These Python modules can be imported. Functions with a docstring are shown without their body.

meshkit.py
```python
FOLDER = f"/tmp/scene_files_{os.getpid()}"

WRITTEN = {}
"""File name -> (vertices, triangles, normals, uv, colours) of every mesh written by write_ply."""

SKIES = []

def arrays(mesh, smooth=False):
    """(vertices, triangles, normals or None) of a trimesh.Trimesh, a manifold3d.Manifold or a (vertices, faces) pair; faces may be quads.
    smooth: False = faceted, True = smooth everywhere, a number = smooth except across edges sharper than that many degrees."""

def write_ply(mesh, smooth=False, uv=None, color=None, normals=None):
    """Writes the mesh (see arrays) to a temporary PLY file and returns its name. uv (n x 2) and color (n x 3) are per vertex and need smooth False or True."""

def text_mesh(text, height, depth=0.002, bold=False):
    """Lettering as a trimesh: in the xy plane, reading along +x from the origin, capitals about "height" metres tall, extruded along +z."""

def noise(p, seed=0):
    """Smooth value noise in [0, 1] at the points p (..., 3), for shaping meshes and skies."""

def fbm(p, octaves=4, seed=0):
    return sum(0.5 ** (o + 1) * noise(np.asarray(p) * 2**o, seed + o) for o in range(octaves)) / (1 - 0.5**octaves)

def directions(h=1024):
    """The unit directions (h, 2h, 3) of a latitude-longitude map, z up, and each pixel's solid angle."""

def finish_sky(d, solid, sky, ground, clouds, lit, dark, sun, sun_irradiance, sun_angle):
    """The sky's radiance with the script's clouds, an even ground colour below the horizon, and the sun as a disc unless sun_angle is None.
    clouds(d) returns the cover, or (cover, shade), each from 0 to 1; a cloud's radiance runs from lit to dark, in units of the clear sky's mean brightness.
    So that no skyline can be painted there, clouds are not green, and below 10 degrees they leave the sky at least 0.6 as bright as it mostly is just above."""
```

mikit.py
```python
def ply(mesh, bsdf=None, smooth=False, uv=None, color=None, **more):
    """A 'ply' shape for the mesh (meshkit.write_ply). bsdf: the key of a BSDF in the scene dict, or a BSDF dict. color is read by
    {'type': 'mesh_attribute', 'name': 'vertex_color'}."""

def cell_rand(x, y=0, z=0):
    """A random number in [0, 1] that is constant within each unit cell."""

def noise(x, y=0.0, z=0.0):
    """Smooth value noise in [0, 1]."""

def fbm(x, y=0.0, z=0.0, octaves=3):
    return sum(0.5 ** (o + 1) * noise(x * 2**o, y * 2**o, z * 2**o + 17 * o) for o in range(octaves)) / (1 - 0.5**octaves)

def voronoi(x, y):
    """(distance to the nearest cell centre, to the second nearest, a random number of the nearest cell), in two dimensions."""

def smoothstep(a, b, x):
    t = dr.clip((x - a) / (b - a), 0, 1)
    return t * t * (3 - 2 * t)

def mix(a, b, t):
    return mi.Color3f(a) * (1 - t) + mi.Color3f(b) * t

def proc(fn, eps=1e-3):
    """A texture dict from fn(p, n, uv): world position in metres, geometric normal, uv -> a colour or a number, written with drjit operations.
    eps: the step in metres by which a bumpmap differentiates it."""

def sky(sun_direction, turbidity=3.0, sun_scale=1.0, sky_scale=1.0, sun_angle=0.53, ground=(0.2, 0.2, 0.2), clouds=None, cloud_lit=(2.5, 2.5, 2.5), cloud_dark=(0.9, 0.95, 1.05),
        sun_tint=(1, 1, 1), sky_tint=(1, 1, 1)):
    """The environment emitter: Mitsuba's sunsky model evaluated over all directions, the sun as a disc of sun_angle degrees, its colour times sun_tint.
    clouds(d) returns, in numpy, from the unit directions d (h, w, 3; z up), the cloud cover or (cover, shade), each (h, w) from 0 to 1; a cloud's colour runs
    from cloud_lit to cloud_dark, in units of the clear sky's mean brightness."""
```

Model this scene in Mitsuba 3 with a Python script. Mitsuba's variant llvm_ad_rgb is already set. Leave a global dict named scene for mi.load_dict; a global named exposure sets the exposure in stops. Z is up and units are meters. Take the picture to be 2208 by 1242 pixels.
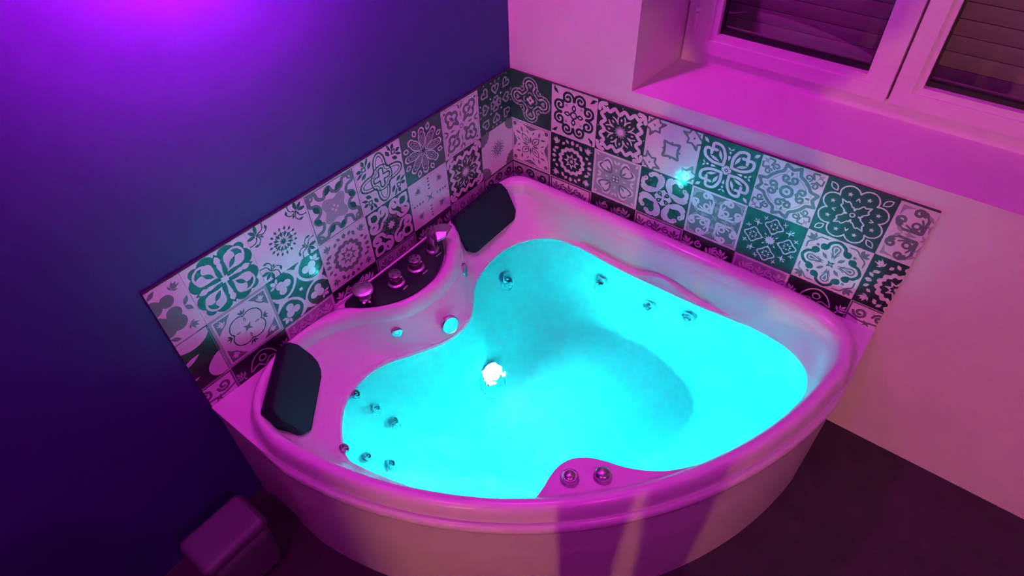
import math, random
import numpy as np, trimesh
import mitsuba as mi
import drjit as dr
import mikit, meshkit
import shapely
from shapely.geometry import Polygon, Point, LineString, MultiPolygon, box as sbox
from shapely import affinity
from shapely.ops import unary_union
from manifold3d import Manifold, CrossSection

T = mi.ScalarTransform4f
PI = math.pi
random.seed(7)
scene, labels = {}, {}

# ------------------------------------------------------------------ camera, light, exposure
CAM = np.array([1.44065, -1.78619, 2.10349])
FWD = np.array([-0.45069401, 0.54718997, -0.70530706])
DOWN = np.array([0.41920332, -0.56782978, -0.70840519])
scene['camera'] = {'type': 'perspective', 'fov': 78.03, 'fov_axis': 'x', 'near_clip': 0.02, 'far_clip': 50.0,
                   'to_world': T().look_at(origin=CAM.tolist(), target=(CAM + FWD).tolist(), up=(-DOWN).tolist())}
exposure = 0.0
# a dim night sky outside; almost none of it reaches the room
scene['night_sky'] = {'type': 'constant', 'radiance': {'type': 'rgb', 'value': [0.004, 0.003, 0.006]}}
MAGENTA = np.array([1.0, 0.012, 0.84])
WARM = np.array([1.0, 0.36, 0.10])
CYAN = np.array([0.014, 1.0, 1.12])
WASH = np.array([1.3, 0.004, 0.9])
SPOTS = (((0.33, -0.46), 1450.0), ((1.00, -2.60), 1200.0), ((2.40, -1.70), 1700.0))   # magenta downlights in the ceiling: place, radiance
SCONCE_L = 230.0   # small magenta bulb on the navy wall, just above the frame
WASH_L = 5200.0    # magenta spotlight turned towards the navy wall
WARM_L = 1950.0    # warm lamp far behind the photographer
LED_L = 3200.0     # cyan lamp under water

# ------------------------------------------------------------------ materials
def rgb(*c): return {'type': 'rgb', 'value': list(map(float, c))}
def bsdf(name, d): scene[name] = d; return name
def paint(name, col, rough, spec=0.5, bump=0.0, freq=60.0, vary=0.05):
    def fn(p, n, uv):
        return mi.Color3f(*col) * (1 - vary + 2 * vary * mikit.fbm(p.x * 5, p.y * 5, p.z * 5, 3))
    base = {'type': 'principled', 'base_color': mikit.proc(fn), 'roughness': rough, 'specular': spec}
    if bump > 0:
        def h(p, n, uv): return mikit.fbm(p.x * freq, p.y * freq, p.z * freq, 3)
        base = {'type': 'bumpmap', 'arbitrary': mikit.proc(h), 'scale': bump, 'bsdf': base}
    return bsdf(name, {'type': 'twosided', 'bsdf': base})

paint('navy_paint', (0.036, 0.014, 0.150), 0.50, 0.2, 0.0006, 90)
paint('white_paint', (0.66, 0.64, 0.64), 0.6, 0.3, 0.0005, 110)
paint('ceiling_paint', (0.55, 0.54, 0.54), 0.8, 0.2)
def floor_col(p, n, uv):
    g = mikit.fbm(p.x * 14, p.y * 14, 0, 4); s = mikit.noise(p.x * 160, p.y * 160)
    return mi.Color3f(0.036, 0.030, 0.034) * (0.75 + 0.5 * g) + mi.Color3f(0.02) * mikit.smoothstep(0.93, 0.97, s)
bsdf('floor_mat', {'type': 'twosided', 'bsdf': {'type': 'principled', 'base_color': mikit.proc(floor_col), 'roughness': 0.55, 'specular': 0.35}})
def plain(name, col, rough, spec=0.5, metallic=0.0, coat=0.0, gloss=0.95):
    d = {'type': 'principled', 'base_color': rgb(*col), 'roughness': rough, 'specular': spec, 'metallic': metallic}
    if coat: d.update(clearcoat=coat, clearcoat_gloss=gloss)
    return bsdf(name, {'type': 'twosided', 'bsdf': d})
bsdf('acrylic', {'type': 'twosided', 'bsdf': {'type': 'roughplastic', 'distribution': 'ggx', 'alpha': 0.05, 'int_ior': 1.49,
                 'diffuse_reflectance': rgb(0.66, 0.66, 0.66), 'nonlinear': False}})
bsdf('skirt_acrylic', {'type': 'twosided', 'bsdf': {'type': 'roughplastic', 'distribution': 'ggx', 'alpha': 0.12, 'int_ior': 1.49,
                 'diffuse_reflectance': rgb(0.64, 0.62, 0.62), 'nonlinear': False}})
bsdf('chrome', {'type': 'twosided', 'bsdf': {'type': 'roughconductor', 'material': 'Cr', 'distribution': 'ggx', 'alpha': 0.06,
                'specular_reflectance': rgb(0.78, 0.78, 0.80)}})
plain('black_glass', (0.012, 0.012, 0.020), 0.25, 0.4)
plain('black_foam', (0.010, 0.009, 0.021), 0.65, 0.12)
plain('pvc_white', (0.72, 0.72, 0.73), 0.35, 0.5)
plain('shutter_grey', (0.24, 0.22, 0.23), 0.6)
plain('gasket_black', (0.01, 0.01, 0.012), 0.5)
plain('tile_edge', (0.03, 0.028, 0.03), 0.5)
plain('dark_hole', (0.01, 0.012, 0.014), 0.4)
plain('grey_print', (0.32, 0.32, 0.34), 0.4)
plain('box_plastic', (0.085, 0.085, 0.10), 0.5)
plain('skin', (0.55, 0.36, 0.28), 0.6, 0.3)
plain('jeans', (0.05, 0.06, 0.10), 0.9, 0.1)
def glaze(rough): return {'type': 'principled', 'base_color': {'type': 'mesh_attribute', 'name': 'vertex_color'}, 'roughness': rough, 'specular': 0.35}
bsdf('tile_glaze', {'type': 'twosided', 'bsdf': {'type': 'blendbsdf', 'weight': 0.3, 'a': glaze(0.30), 'b': glaze(0.10)}})
bsdf('pane_glass', {'type': 'thindielectric', 'int_ior': 1.5})
bsdf('water_mat', {'type': 'dielectric', 'int_ior': 1.33, 'ext_ior': 1.0, 'specular_transmittance': rgb(0.25, 0.97, 1.0)})
bsdf('lamp_black', {'type': 'diffuse', 'reflectance': rgb(0.5, 0.5, 0.5)})

# ------------------------------------------------------------------ helpers
def numbered(key):
    if key not in scene and key not in labels: return key
    k = 1
    while f'{key}_{k:03d}' in scene or f'{key}_{k:03d}' in labels: k += 1
    return f'{key}_{k:03d}'
def add(name, mesh, mat, parent=None, smooth=False, label=None, cat=None, group=None, kind=None, **more):
    key = numbered((parent + '__' if parent else '') + name)
    scene[key] = mikit.ply(mesh, mat, smooth, **more)
    tag(key, label, cat, group, kind)
    return key
def tag(key, label=None, cat=None, group=None, kind=None):
    d = {k: v for k, v in (('label', label), ('category', cat), ('group', group), ('kind', kind)) if v}
    if d: labels[key] = d
def thing(name, label, cat=None, group=None, kind=None):
    key = numbered(name)
    tag(key, label, cat, group, kind)
    return key
def join(ms): return trimesh.util.concatenate(ms)
def bx(x0, x1, y0, y1, z0, z1):
    m = trimesh.creation.box((x1 - x0, y1 - y0, z1 - z0)); m.apply_translation(((x0 + x1) / 2, (y0 + y1) / 2, (z0 + z1) / 2)); return m
def rbox(size, r, seg=4):
    """Box with rounded edges, centred."""
    a = np.array(size) / 2 - r
    s = Manifold.sphere(r, seg * 4)
    return to_tm(Manifold.batch_hull([s.translate((sx * a[0], sy * a[1], sz * a[2])) for sx in (-1, 1) for sy in (-1, 1) for sz in (-1, 1)]))
def to_tm(m):
    d = m.to_mesh(); return trimesh.Trimesh(d.vert_properties[:, :3], d.tri_verts, process=False)
def frame_from(n, up=(0, 0, 1)):
    n = np.array(n, float); n /= np.linalg.norm(n)
    x = np.cross(up, n)
    if np.linalg.norm(x) < 1e-6: x = np.array([1.0, 0, 0])
    x /= np.linalg.norm(x); y = np.cross(n, x)
    return np.column_stack([x, y, n])
def place(mesh, pos, n=(0, 0, 1), up=(0, 0, 1), spin=0.0):
    m = mesh.copy(); M = np.eye(4); M[:3, :3] = frame_from(n, up); M[:3, 3] = pos
    if spin: m.apply_transform(trimesh.transformations.rotation_matrix(spin, [0, 0, 1]))
    m.apply_transform(M); return m
def lathe(profile, n=48):
    """Revolve (r, z) pairs about z."""
    p = np.array(profile, float); a = np.arange(n) * 2 * PI / n
    v = np.stack([p[:, None, 0] * np.cos(a), p[:, None, 0] * np.sin(a), np.broadcast_to(p[:, None, 1], (len(p), n))], -1).reshape(-1, 3)
    f = []
    for i in range(len(p) - 1):
        for j in range(n):
            k = (j + 1) % n
            f += [[i * n + j, i * n + k, (i + 1) * n + k], [i * n + j, (i + 1) * n + k, (i + 1) * n + j]]
    m = trimesh.Trimesh(v, f, process=False); m.merge_vertices(); m.update_faces(m.nondegenerate_faces()); return m
def crom(pts, n=12, closed=True):
    """Centripetal-ish Catmull-Rom through the points."""
    p = np.array(pts, float); N = len(p); out = []
    for i in range(N if closed else N - 1):
        if closed: a, b, c, d = p[(i - 1) % N], p[i], p[(i + 1) % N], p[(i + 2) % N]
        else: a, b, c, d = p[max(i - 1, 0)], p[i], p[i + 1], p[min(i + 2, N - 1)]
        t1 = max(np.linalg.norm(b - a), 1e-9) ** .5; t2 = max(np.linalg.norm(c - b), 1e-9) ** .5; t3 = max(np.linalg.norm(d - c), 1e-9) ** .5
        # tangents of the non-uniform spline
        v1 = (c - b) / t2 if np.allclose(a, b) else (b - a) / t1 - (c - a) / (t1 + t2) + (c - b) / t2
        v2 = (c - b) / t2 if np.allclose(c, d) else (c - b) / t2 - (d - b) / (t2 + t3) + (d - c) / t3
        v1, v2 = v1 * t2, v2 * t2
        for t in np.arange(n) / n:
            out.append(b * (2 * t**3 - 3 * t**2 + 1) + v1 * (t**3 - 2 * t**2 + t) + c * (-2 * t**3 + 3 * t**2) + v2 * (t**3 - t**2))
    if not closed: out.append(p[-1])
    return np.array(out)
def tube(pts, r, sides=16, cap=True):
    p = np.array(pts, float); t = np.gradient(p, axis=0); t /= np.linalg.norm(t, axis=1, keepdims=True)
    r = np.broadcast_to(r, (len(p),)); ref = np.array([0, 0, 1.0]) if abs(t[0, 2]) < .9 else np.array([1.0, 0, 0])
    v = []; a = np.arange(sides) * 2 * PI / sides
    for i in range(len(p)):
        x = np.cross(ref, t[i]); x /= np.linalg.norm(x); y = np.cross(t[i], x); ref = y if abs(t[i] @ y) < .9 else ref
        v.append(p[i] + r[i] * (np.cos(a)[:, None] * x + np.sin(a)[:, None] * y))
    v = np.vstack(v + [p[:1], p[-1:]]); f = []; N = len(p)
    for i in range(N - 1):
        for j in range(sides):
            k = (j + 1) % sides
            f += [[i * sides + j, i * sides + k, (i + 1) * sides + k], [i * sides + j, (i + 1) * sides + k, (i + 1) * sides + j]]
    if cap:
        for j in range(sides):
            k = (j + 1) % sides
            f += [[N * sides, k, j], [N * sides + 1, (N - 1) * sides + j, (N - 1) * sides + k]]
    return trimesh.Trimesh(v, f, process=False)

# ------------------------------------------------------------------ the room
RX, RY, RZ = 3.4, -6.3, 2.62           # room: x 0..3.4, y -6.3..0, floor at z = 0
SILL, HEAD = 1.064, 2.16               # window niche
NX0, NX1, ND = 0.522, 1.99, 0.31       # niche left and right, depth
add('floor', bx(-0.1, RX + .1, RY - .1, 0.1, -0.1, 0), 'floor_mat', label='dark grey floor', kind='structure')
add('ceiling', bx(-0.1, RX + .1, RY - .1, 0.1, RZ, RZ + .1), 'ceiling_paint', label='white ceiling', kind='structure')
add('wall_left', bx(-0.12, 0, RY, 0, 0, RZ), 'navy_paint', label='navy blue painted wall behind the taps', kind='structure')
def niche_wall():
    """White wall with a window niche whose reveals splay slightly towards the room."""
    f = 0.02
    O = [(-.12, 0), (RX, 0), (RX, RZ), (-.12, RZ)]
    H = [(NX0, SILL), (NX1, SILL), (NX1, HEAD), (NX0, HEAD)]
    Hb = [(NX0 + f, SILL), (NX1 - f, SILL), (NX1 - f, HEAD - f), (NX0 + f, HEAD - f)]
    v = [(x, 0, z) for x, z in O] + [(x, 0, z) for x, z in H] + [(x, ND + .07, z) for x, z in Hb] + [(x, ND + .07, z) for x, z in O]
    q = []
    for i in range(4):
        j = (i + 1) % 4
        q += [[i, j, 4 + j, 4 + i], [4 + i, 4 + j, 8 + j, 8 + i], [8 + i, 8 + j, 12 + j, 12 + i], [12 + i, 12 + j, j, i]]
    return (np.array(v, float), np.array(q))
add('wall_right', niche_wall(), 'white_paint', label='white painted wall with the window niche', kind='structure')
add('wall_back', bx(RX, RX + .1, RY, 0, 0, RZ), 'navy_paint', label='navy blue painted wall out of view', kind='structure')
FY, DX0, DX1 = -4.3, 1.90, 2.80        # wall behind the photographer with an open doorway to the hall
add('wall_front', join([bx(0, DX0, FY - .1, FY, 0, RZ), bx(DX1, RX, FY - .1, FY, 0, RZ), bx(DX0, DX1, FY - .1, FY, 2.1, RZ)]), 'white_paint', label='white painted wall with a doorway behind the photographer, out of view', kind='structure')
add('wall_hall', bx(0, RX, RY - .1, RY, 0, RZ), 'navy_paint', label='navy blue wall of the hall beyond the doorway, out of view', kind='structure')

# window: fixed frame, two sashes with beads, gaskets and panes, a roller shutter outside
win = 'window_1'
tag(win, 'white plastic double window deep in the niche, dark outside', kind='structure')
wy = ND
def bar_frame(x0, x1, z0, z1, w, y0, y1, wb=None):
    wb = w if wb is None else wb
    return join([bx(x0, x0 + w, y0, y1, z0, z1), bx(x1 - w, x1, y0, y1, z0, z1), bx(x0 + w, x1 - w, y0, y1, z0, z0 + wb), bx(x0 + w, x1 - w, y0, y1, z1 - w, z1)])
add('frame', bar_frame(.545, 1.965, SILL - .002, HEAD - .02, .047, wy, wy + .07, .055), 'pvc_white', win)
for k, (x0, x1) in enumerate(((.590, 1.228), (1.236, 1.922))):
    s = add('sash', bar_frame(x0, x1, SILL + .050, HEAD - .062, .052, wy - .018, wy + .045, .046), 'pvc_white', win)
    gx0, gx1, gz0, gz1 = x0 + .052, x1 - .052, SILL + .096, HEAD - .114
    add('glazing_bead', bar_frame(gx0, gx1, gz0, gz1, .022, wy - .010, wy + .02, .02), 'pvc_white', s)
    add('gasket', bar_frame(gx0 + .022, gx1 - .022, gz0 + .02, gz1 - .022, .007, wy + .012, wy + .03, .015), 'gasket_black', s)
    add('pane', bx(gx0 + .024, gx1 - .024, wy + .0245, wy + .0255, gz0 + .022, gz1 - .024), 'pane_glass', s)
    add('spacer', bar_frame(gx0 + .022, gx1 - .022, gz0 + .02, gz1 - .022, .004, wy + .03, wy + .044, .004), 'tile_edge', s)
for z in (SILL + .125, HEAD - .25):
    h = join([place(lathe([(0, 0), (.0075, 0), (.0075, .055), (0, .055)], 20), (.586, wy - .022, z)),
              place(lathe([(0, 0), (.006, .001), (.0085, .008), (.006, .015), (0, .016)], 20), (.586, wy - .022, z + .058))])
    add('hinge', h, 'pvc_white', win, smooth=40)
add('handle', join([bx(1.205, 1.225, wy - .026, wy - .018, 1.52, 1.66), to_tm(Manifold.batch_hull([Manifold.sphere(.008, 16).translate((1.215, wy - .05, 1.50)), Manifold.sphere(.009, 16).translate((1.215, wy - .05, 1.63))])),
                    bx(1.208, 1.222, wy - .05, wy - .02, 1.60, 1.63)]), 'pvc_white', win)
sh = thing('roller_shutter', 'closed roller shutter of horizontal slats outside the window panes', 'shutter')
zz = SILL + .03
while zz < HEAD:
    prof = Polygon([(.002, 0), (.004, .001), (.0058, .012), (.0062, .023), (.0058, .034), (.004, .0455), (.002, .0465), (-.006, .0465), (-.006, 0)])
    m = trimesh.creation.extrude_polygon(prof, 1.44, engine='earcut')
    v = np.array(m.vertices); m.vertices = np.column_stack([.535 + v[:, 2], wy + .155 - v[:, 0], zz + v[:, 1]])
    m.fix_normals()
    add('slat', m, 'shutter_grey', sh)
    zz += .0475

# ------------------------------------------------------------------ the bathtub: one loft of closed contours, outside to inside
CC = np.array([0.166, -0.166])         # centre of the curved front
BC = np.array([0.80, -0.75])           # every contour is star-shaped about this point
NT = 540
THETA = np.arange(NT) * 2 * PI / NT - PI
for corner in ((0.007, -0.007), (1.503, -0.007), (0.007, -1.503), (0.02, -0.02)):   # keep the sharp corners
    a = math.atan2(corner[1] - BC[1], corner[0] - BC[0]); THETA[np.argmin(abs(THETA - a))] = a
def farc(R, a0=-2.5, a1=-82.0, n=22):
    return [tuple(CC + R * np.array([math.cos(math.radians(a)), math.sin(math.radians(a))])) for a in np.linspace(a0, a1, n)]
def contour(pts, smooth=True):
    """(x, y) of the closed polyline at each THETA around BC."""
    p = crom(pts, 10) if smooth else np.array(pts, float)
    if not smooth:
        p = np.vstack([np.linspace(p[i], p[(i + 1) % len(p)], 40, endpoint=False) for i in range(len(p))])
    d = p - BC; th = np.arctan2(d[:, 1], d[:, 0]); r = np.hypot(*d.T)
    o = np.argsort(th); th, r = th[o], r[o]
    rr = np.interp(THETA, np.r_[th[-1] - 2 * PI, th, th[0] + 2 * PI], np.r_[r[-1], r, r[0]])
    return BC + rr[:, None] * np.column_stack([np.cos(THETA), np.sin(THETA)])
def outer(R, m=0.007, M=1.503):
    a = math.degrees(math.acos(min(1, (M - CC[0]) / R)))
    return contour([(m, -m), (M, -m)] + farc(R, -a, -90 + a, 60) + [(m, -M)], smooth=False)

# left side of the inner edge at crest height, from the back corner to the left tip
LEFT = [(.12, -.072), (.068, -.12), (.052, -.2), (.050, -.33), (.056, -.415), (.083, -.462), (.126, -.500), (.164, -.556), (.205, -.61), (.232, -.68),
        (.241, -.745), (.235, -.81), (.206, -.89), (.165, -.94), (.12, -.985), (.075, -1.055), (.05, -1.14), (.048, -1.23), (.078, -1.315), (.135, -1.392), (.20, -1.435), (.265, -1.445)]
RIGHT = [(1.446, -.24), (1.440, -.20), (1.413, -.142), (1.348, -.102), (1.224, -.080), (.974, -.078), (.69, -.076), (.46, -.073), (.23, -.070)]
K1P = RIGHT + LEFT + farc(1.283, -82, -3, 22)
K1 = contour(K1P)
def inset(c, d):
    """Move a contour inwards by d along its normal."""
    t = np.roll(c, -1, 0) - np.roll(c, 1, 0); n = np.column_stack([-t[:, 1], t[:, 0]]); n /= np.linalg.norm(n, axis=1, keepdims=True) + 1e-12
    s = np.sign(np.sum((BC - c) * n, 1)); return contour(c + n * s[:, None] * d, smooth=False) if False else c + n * s[:, None] * d
# foot of the raised roll, on the outside: along the walls, rounding off at both tips and the back corner
FOOT_P = [(1.496, -.30), (1.490, -.20), (1.462, -.105), (1.40, -.045), (1.30, -.020), (1.1, -.012), (.7, -.011), (.3, -.012), (.13, -.016), (.055, -.028), (.026, -.065), (.016, -.15),
          (.013, -.36), (.016, -.45), (.030, -.512), (.060, -.524), (.092, -.541), (.139, -.586), (.177, -.647), (.196, -.708), (.199, -.766), (.192, -.828), (.165, -.889), (.119, -.950), (.078, -.985), (.040, -1.005), (.016, -1.04), (.012, -1.10), (.018, -1.22), (.044, -1.33), (.10, -1.415), (.18, -1.468), (.27, -1.489)] + farc(1.331, -84, -7, 24)
FOOT = contour(FOOT_P)
CREST_MID = 0.5 * (FOOT + K1)
def lerp(a, b, t): return a + (b - a) * t
# the tongue in front with the two air knobs
TONGUE = [(1.40, -.60), (1.32, -.70), (1.262, -.80), (1.205, -.865), (1.15, -.903), (1.10, -.926), (1.050, -.941), (1.005, -.962), (.976, -.992), (.962, -1.03), (.962, -1.07), (.967, -1.105), (.968, -1.145), (.962, -1.20)]
TONGUE = [tuple(q) for q in crom(TONGUE, 6, False)]
def with_tongue(base, pts):
    p = np.array(pts); d = p - BC; th = np.arctan2(d[:, 1], d[:, 0]); r = np.hypot(*d.T); o = np.argsort(th)
    rt = np.interp(THETA, th[o], r[o], left=9, right=9); b = base - BC; rb = np.hypot(*b.T)
    k = 60.0; rr = np.minimum(rb, rt)
    return BC + b * (rr / rb)[:, None]
WATER_Z = 0.38
WP = [(1.406, -.246), (1.378, -.176), (1.305, -.122), (1.189, -.100), (1.087, -.104), (.983, -.113), (.89, -.116), (.79, -.116), (.651, -.118), (.561, -.112), (.42, -.102), (.30, -.118), (.237, -.170),
      (.192, -.25), (.178, -.33), (.190, -.445), (.222, -.533), (.270, -.595), (.312, -.655), (.330, -.722), (.326, -.79), (.305, -.845), (.257, -.936), (.222, -1.00), (.206, -1.07), (.212, -1.14), (.232, -1.195),
      (.268, -1.244), (.33, -1.297), (.40, -1.332)] + [farc(R_, a_, a_, 1)[0] for a_, R_ in zip(np.linspace(-76, -14, 14), np.interp(np.linspace(-76, -14, 14), [-76, -45, -14], [1.195, 1.222, 1.243]))][::1] + [(1.392, -.39), (1.406, -.32)]
WAT = contour(WP)
K2 = inset(K1, .010)
ang = lambda a: math.radians(a)
def blend(base, pts):                  # deeper contours
    return contour(pts)
U1 = contour([(1.31, -.27), (1.27, -.20), (1.15, -.155), (.9, -.152), (.6, -.150), (.42, -.160), (.32, -.21), (.275, -.31), (.285, -.43), (.315, -.53), (.36, -.62), (.405, -.70), (.41, -.77), (.39, -.84),
              (.355, -.92), (.335, -1.0), (.335, -1.08), (.36, -1.15), (.42, -1.20)] + farc(1.15, -74, -16, 12) + [(1.315, -.40)])
U2 = contour([(1.20, -.33), (1.16, -.26), (1.05, -.205), (.85, -.19), (.62, -.190), (.48, -.215), (.40, -.29), (.375, -.38), (.395, -.47), (.425, -.56), (.452, -.64), (.468, -.71), (.468, -.77), (.455, -.83),
              (.455, -.92), (.465, -1.0), (.48, -1.05), (.52, -1.10)] + farc(1.09, -68, -18, 12) + [(1.205, -.42)])
FL = contour([(1.12, -.42), (1.08, -.35), (.98, -.285), (.82, -.255), (.68, -.26), (.57, -.31), (.53, -.40), (.53, -.52), (.54, -.62), (.545, -.71), (.545, -.80), (.55, -.90), (.575, -.97), (.62, -1.01)] + farc(1.02, -62, -22, 10))
# armrest: a thin ledge along the right wall that humps up in the middle
def hump(x, c, w): return np.exp(-((x - c) / w) ** 2)
xw = WAT[:, 0]
def sst(a, b, x): t = np.clip((x - a) / (b - a), 0, 1); return t * t * (3 - 2 * t)
on_right = (WAT[:, 1] > -.30) * sst(.33, .47, xw) * (1 - sst(.93, 1.10, xw))
on = on_right[:, None]
armz = .392 + .046 * hump(xw, .80, .085) * on_right
levels = []   # (contour, z)
def lev(c, z): levels.append((c, np.broadcast_to(z, (NT,))))
# outside: rim edge down to the lip, then inwards (the skirt is a part of its own)
lev(outer(1.334), .484)
lev(outer(1.346), .484); lev(outer(1.3495), .487); lev(outer(1.350), .496); lev(outer(1.3485), .505); lev(outer(1.344), .5125); lev(outer(1.338), .515)
deck = np.clip((FOOT[:, 0] - .03) / .05, 0, 1) * (FOOT[:, 1] > -1.06) * (FOOT[:, 1] < -.48) * (FOOT[:, 0] < .25)
flat_z = .517 + .023 * deck
OU = outer(1.338); lev(lerp(OU, FOOT, .03), flat_z - .003 + .012 * deck); lev(lerp(OU, FOOT, .05), flat_z - .002 + .014 * deck); lev(lerp(OU, FOOT, .085), flat_z - .002 + .013 * deck); lev(lerp(OU, FOOT, .11), flat_z - .002)
lev(lerp(OU, FOOT, .55), flat_z - .001); lev(lerp(OU, FOOT, .92), flat_z - .002); lev(FOOT, flat_z + .0005)
lev(lerp(FOOT, K1, .035), .528 + .018 * deck); lev(lerp(FOOT, K1, .085), .541 + .012 * deck); lev(lerp(FOOT, K1, .17), .553 + .006 * deck); lev(lerp(FOOT, K1, .28), .5615 + .002 * deck); lev(lerp(FOOT, K1, .42), .5665); lev(lerp(FOOT, K1, .57), .568); lev(lerp(FOOT, K1, .74), .567); lev(lerp(FOOT, K1, .89), .563)
lev(K1, .556); lev(inset(K1, .006), .546)
K2T = with_tongue(inset(K1, .012), TONGUE)
lev(lerp(inset(K1, .009), K2T, .06), .533); lev(lerp(inset(K1, .011), K2T, .14), .526)
lev(lerp(inset(K1, .012), K2T, .5), .521); lev(lerp(inset(K1, .012), K2T, .94), .519); lev(K2T, .517)
def shrink(c, d): return BC + (c - BC) * (1 - d / np.hypot(*(c - BC).T))[:, None]
TW = with_tongue(WAT, BC + (np.array(TONGUE) - BC) * .985)
dec = np.where(np.hypot(*(inset(K1, .012) - K2T).T) > .002, 1, 0)
lev(shrink(K2T, .003), .511)
lev(lerp(shrink(K2T, .004), TW, .12), .495); lev(lerp(K2T, TW, .30), .468); lev(lerp(K2T, TW, .52), .440)
base = lambda t: lerp(TW, K2T, t)
def ledge(dy, t): return on * (WAT + np.array([0, dy])) + (1 - on) * base(t)
lev(lerp(K2T, ledge(.022, .10), .80), .412 + .5 * (armz - .392))
lev(ledge(.025, .11), armz + .008); lev(ledge(.022, .10), armz + .003); lev(ledge(.016, .08), armz + .001); lev(ledge(.007, .05), armz - .0005); lev(ledge(.003, .035), armz - .003)
lev(ledge(.001, .02), armz - .008)
lev(TW, .376)
TU = with_tongue(U1, BC + (np.array(TONGUE) - BC) * 1.03)
lev(lerp(TW, TU, .5), .325); lev(TU, .27)
lev(lerp(TU, U2, .5), .218); lev(U2, .162); lev(lerp(U2, FL, .5), .112); lev(lerp(U2, FL, .85), .092); lev(FL, .086); lev(lerp(FL, BC, .35), .082); lev(lerp(FL, BC, .75), .080)
def loft(levels, cap=True):
    v = np.vstack([np.column_stack([c, z]) for c, z in levels]); f = []
    i = np.arange(NT); j = (i + 1) % NT
    for k in range(len(levels) - 1):
        a, b = k * NT, (k + 1) * NT
        f.append(np.column_stack([a + i, a + j, b + j])); f.append(np.column_stack([a + i, b + j, b + i]))
    if cap:
        v = np.vstack([v, [[BC[0], BC[1], levels[-1][1][0]]]]); a = (len(levels) - 1) * NT
        f.append(np.column_stack([a + i, a + j, i * 0 + len(v) - 1]))
    return trimesh.Trimesh(v, np.vstack(f), process=False)
tub = thing('bathtub', 'white corner whirlpool bathtub with curved front filled with glowing cyan water', 'bathtub')
shell_mesh = loft(levels)
add('shell', shell_mesh, 'acrylic', tub, smooth=38)
skl = []
for R, z in ((1.330, .486), (1.334, .478), (1.335, .45), (1.336, .37), (1.338, .34), (1.3395, .335), (1.340, .30), (1.341, .10), (1.342, .0)):
    skl.append((outer(R, .009, 1.4985), np.broadcast_to(z, (NT,))))
sk = loft(skl, cap=False)
add('front_panel', sk, 'skirt_acrylic', tub, smooth=40, label='curved white front panel below the rim')

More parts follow.
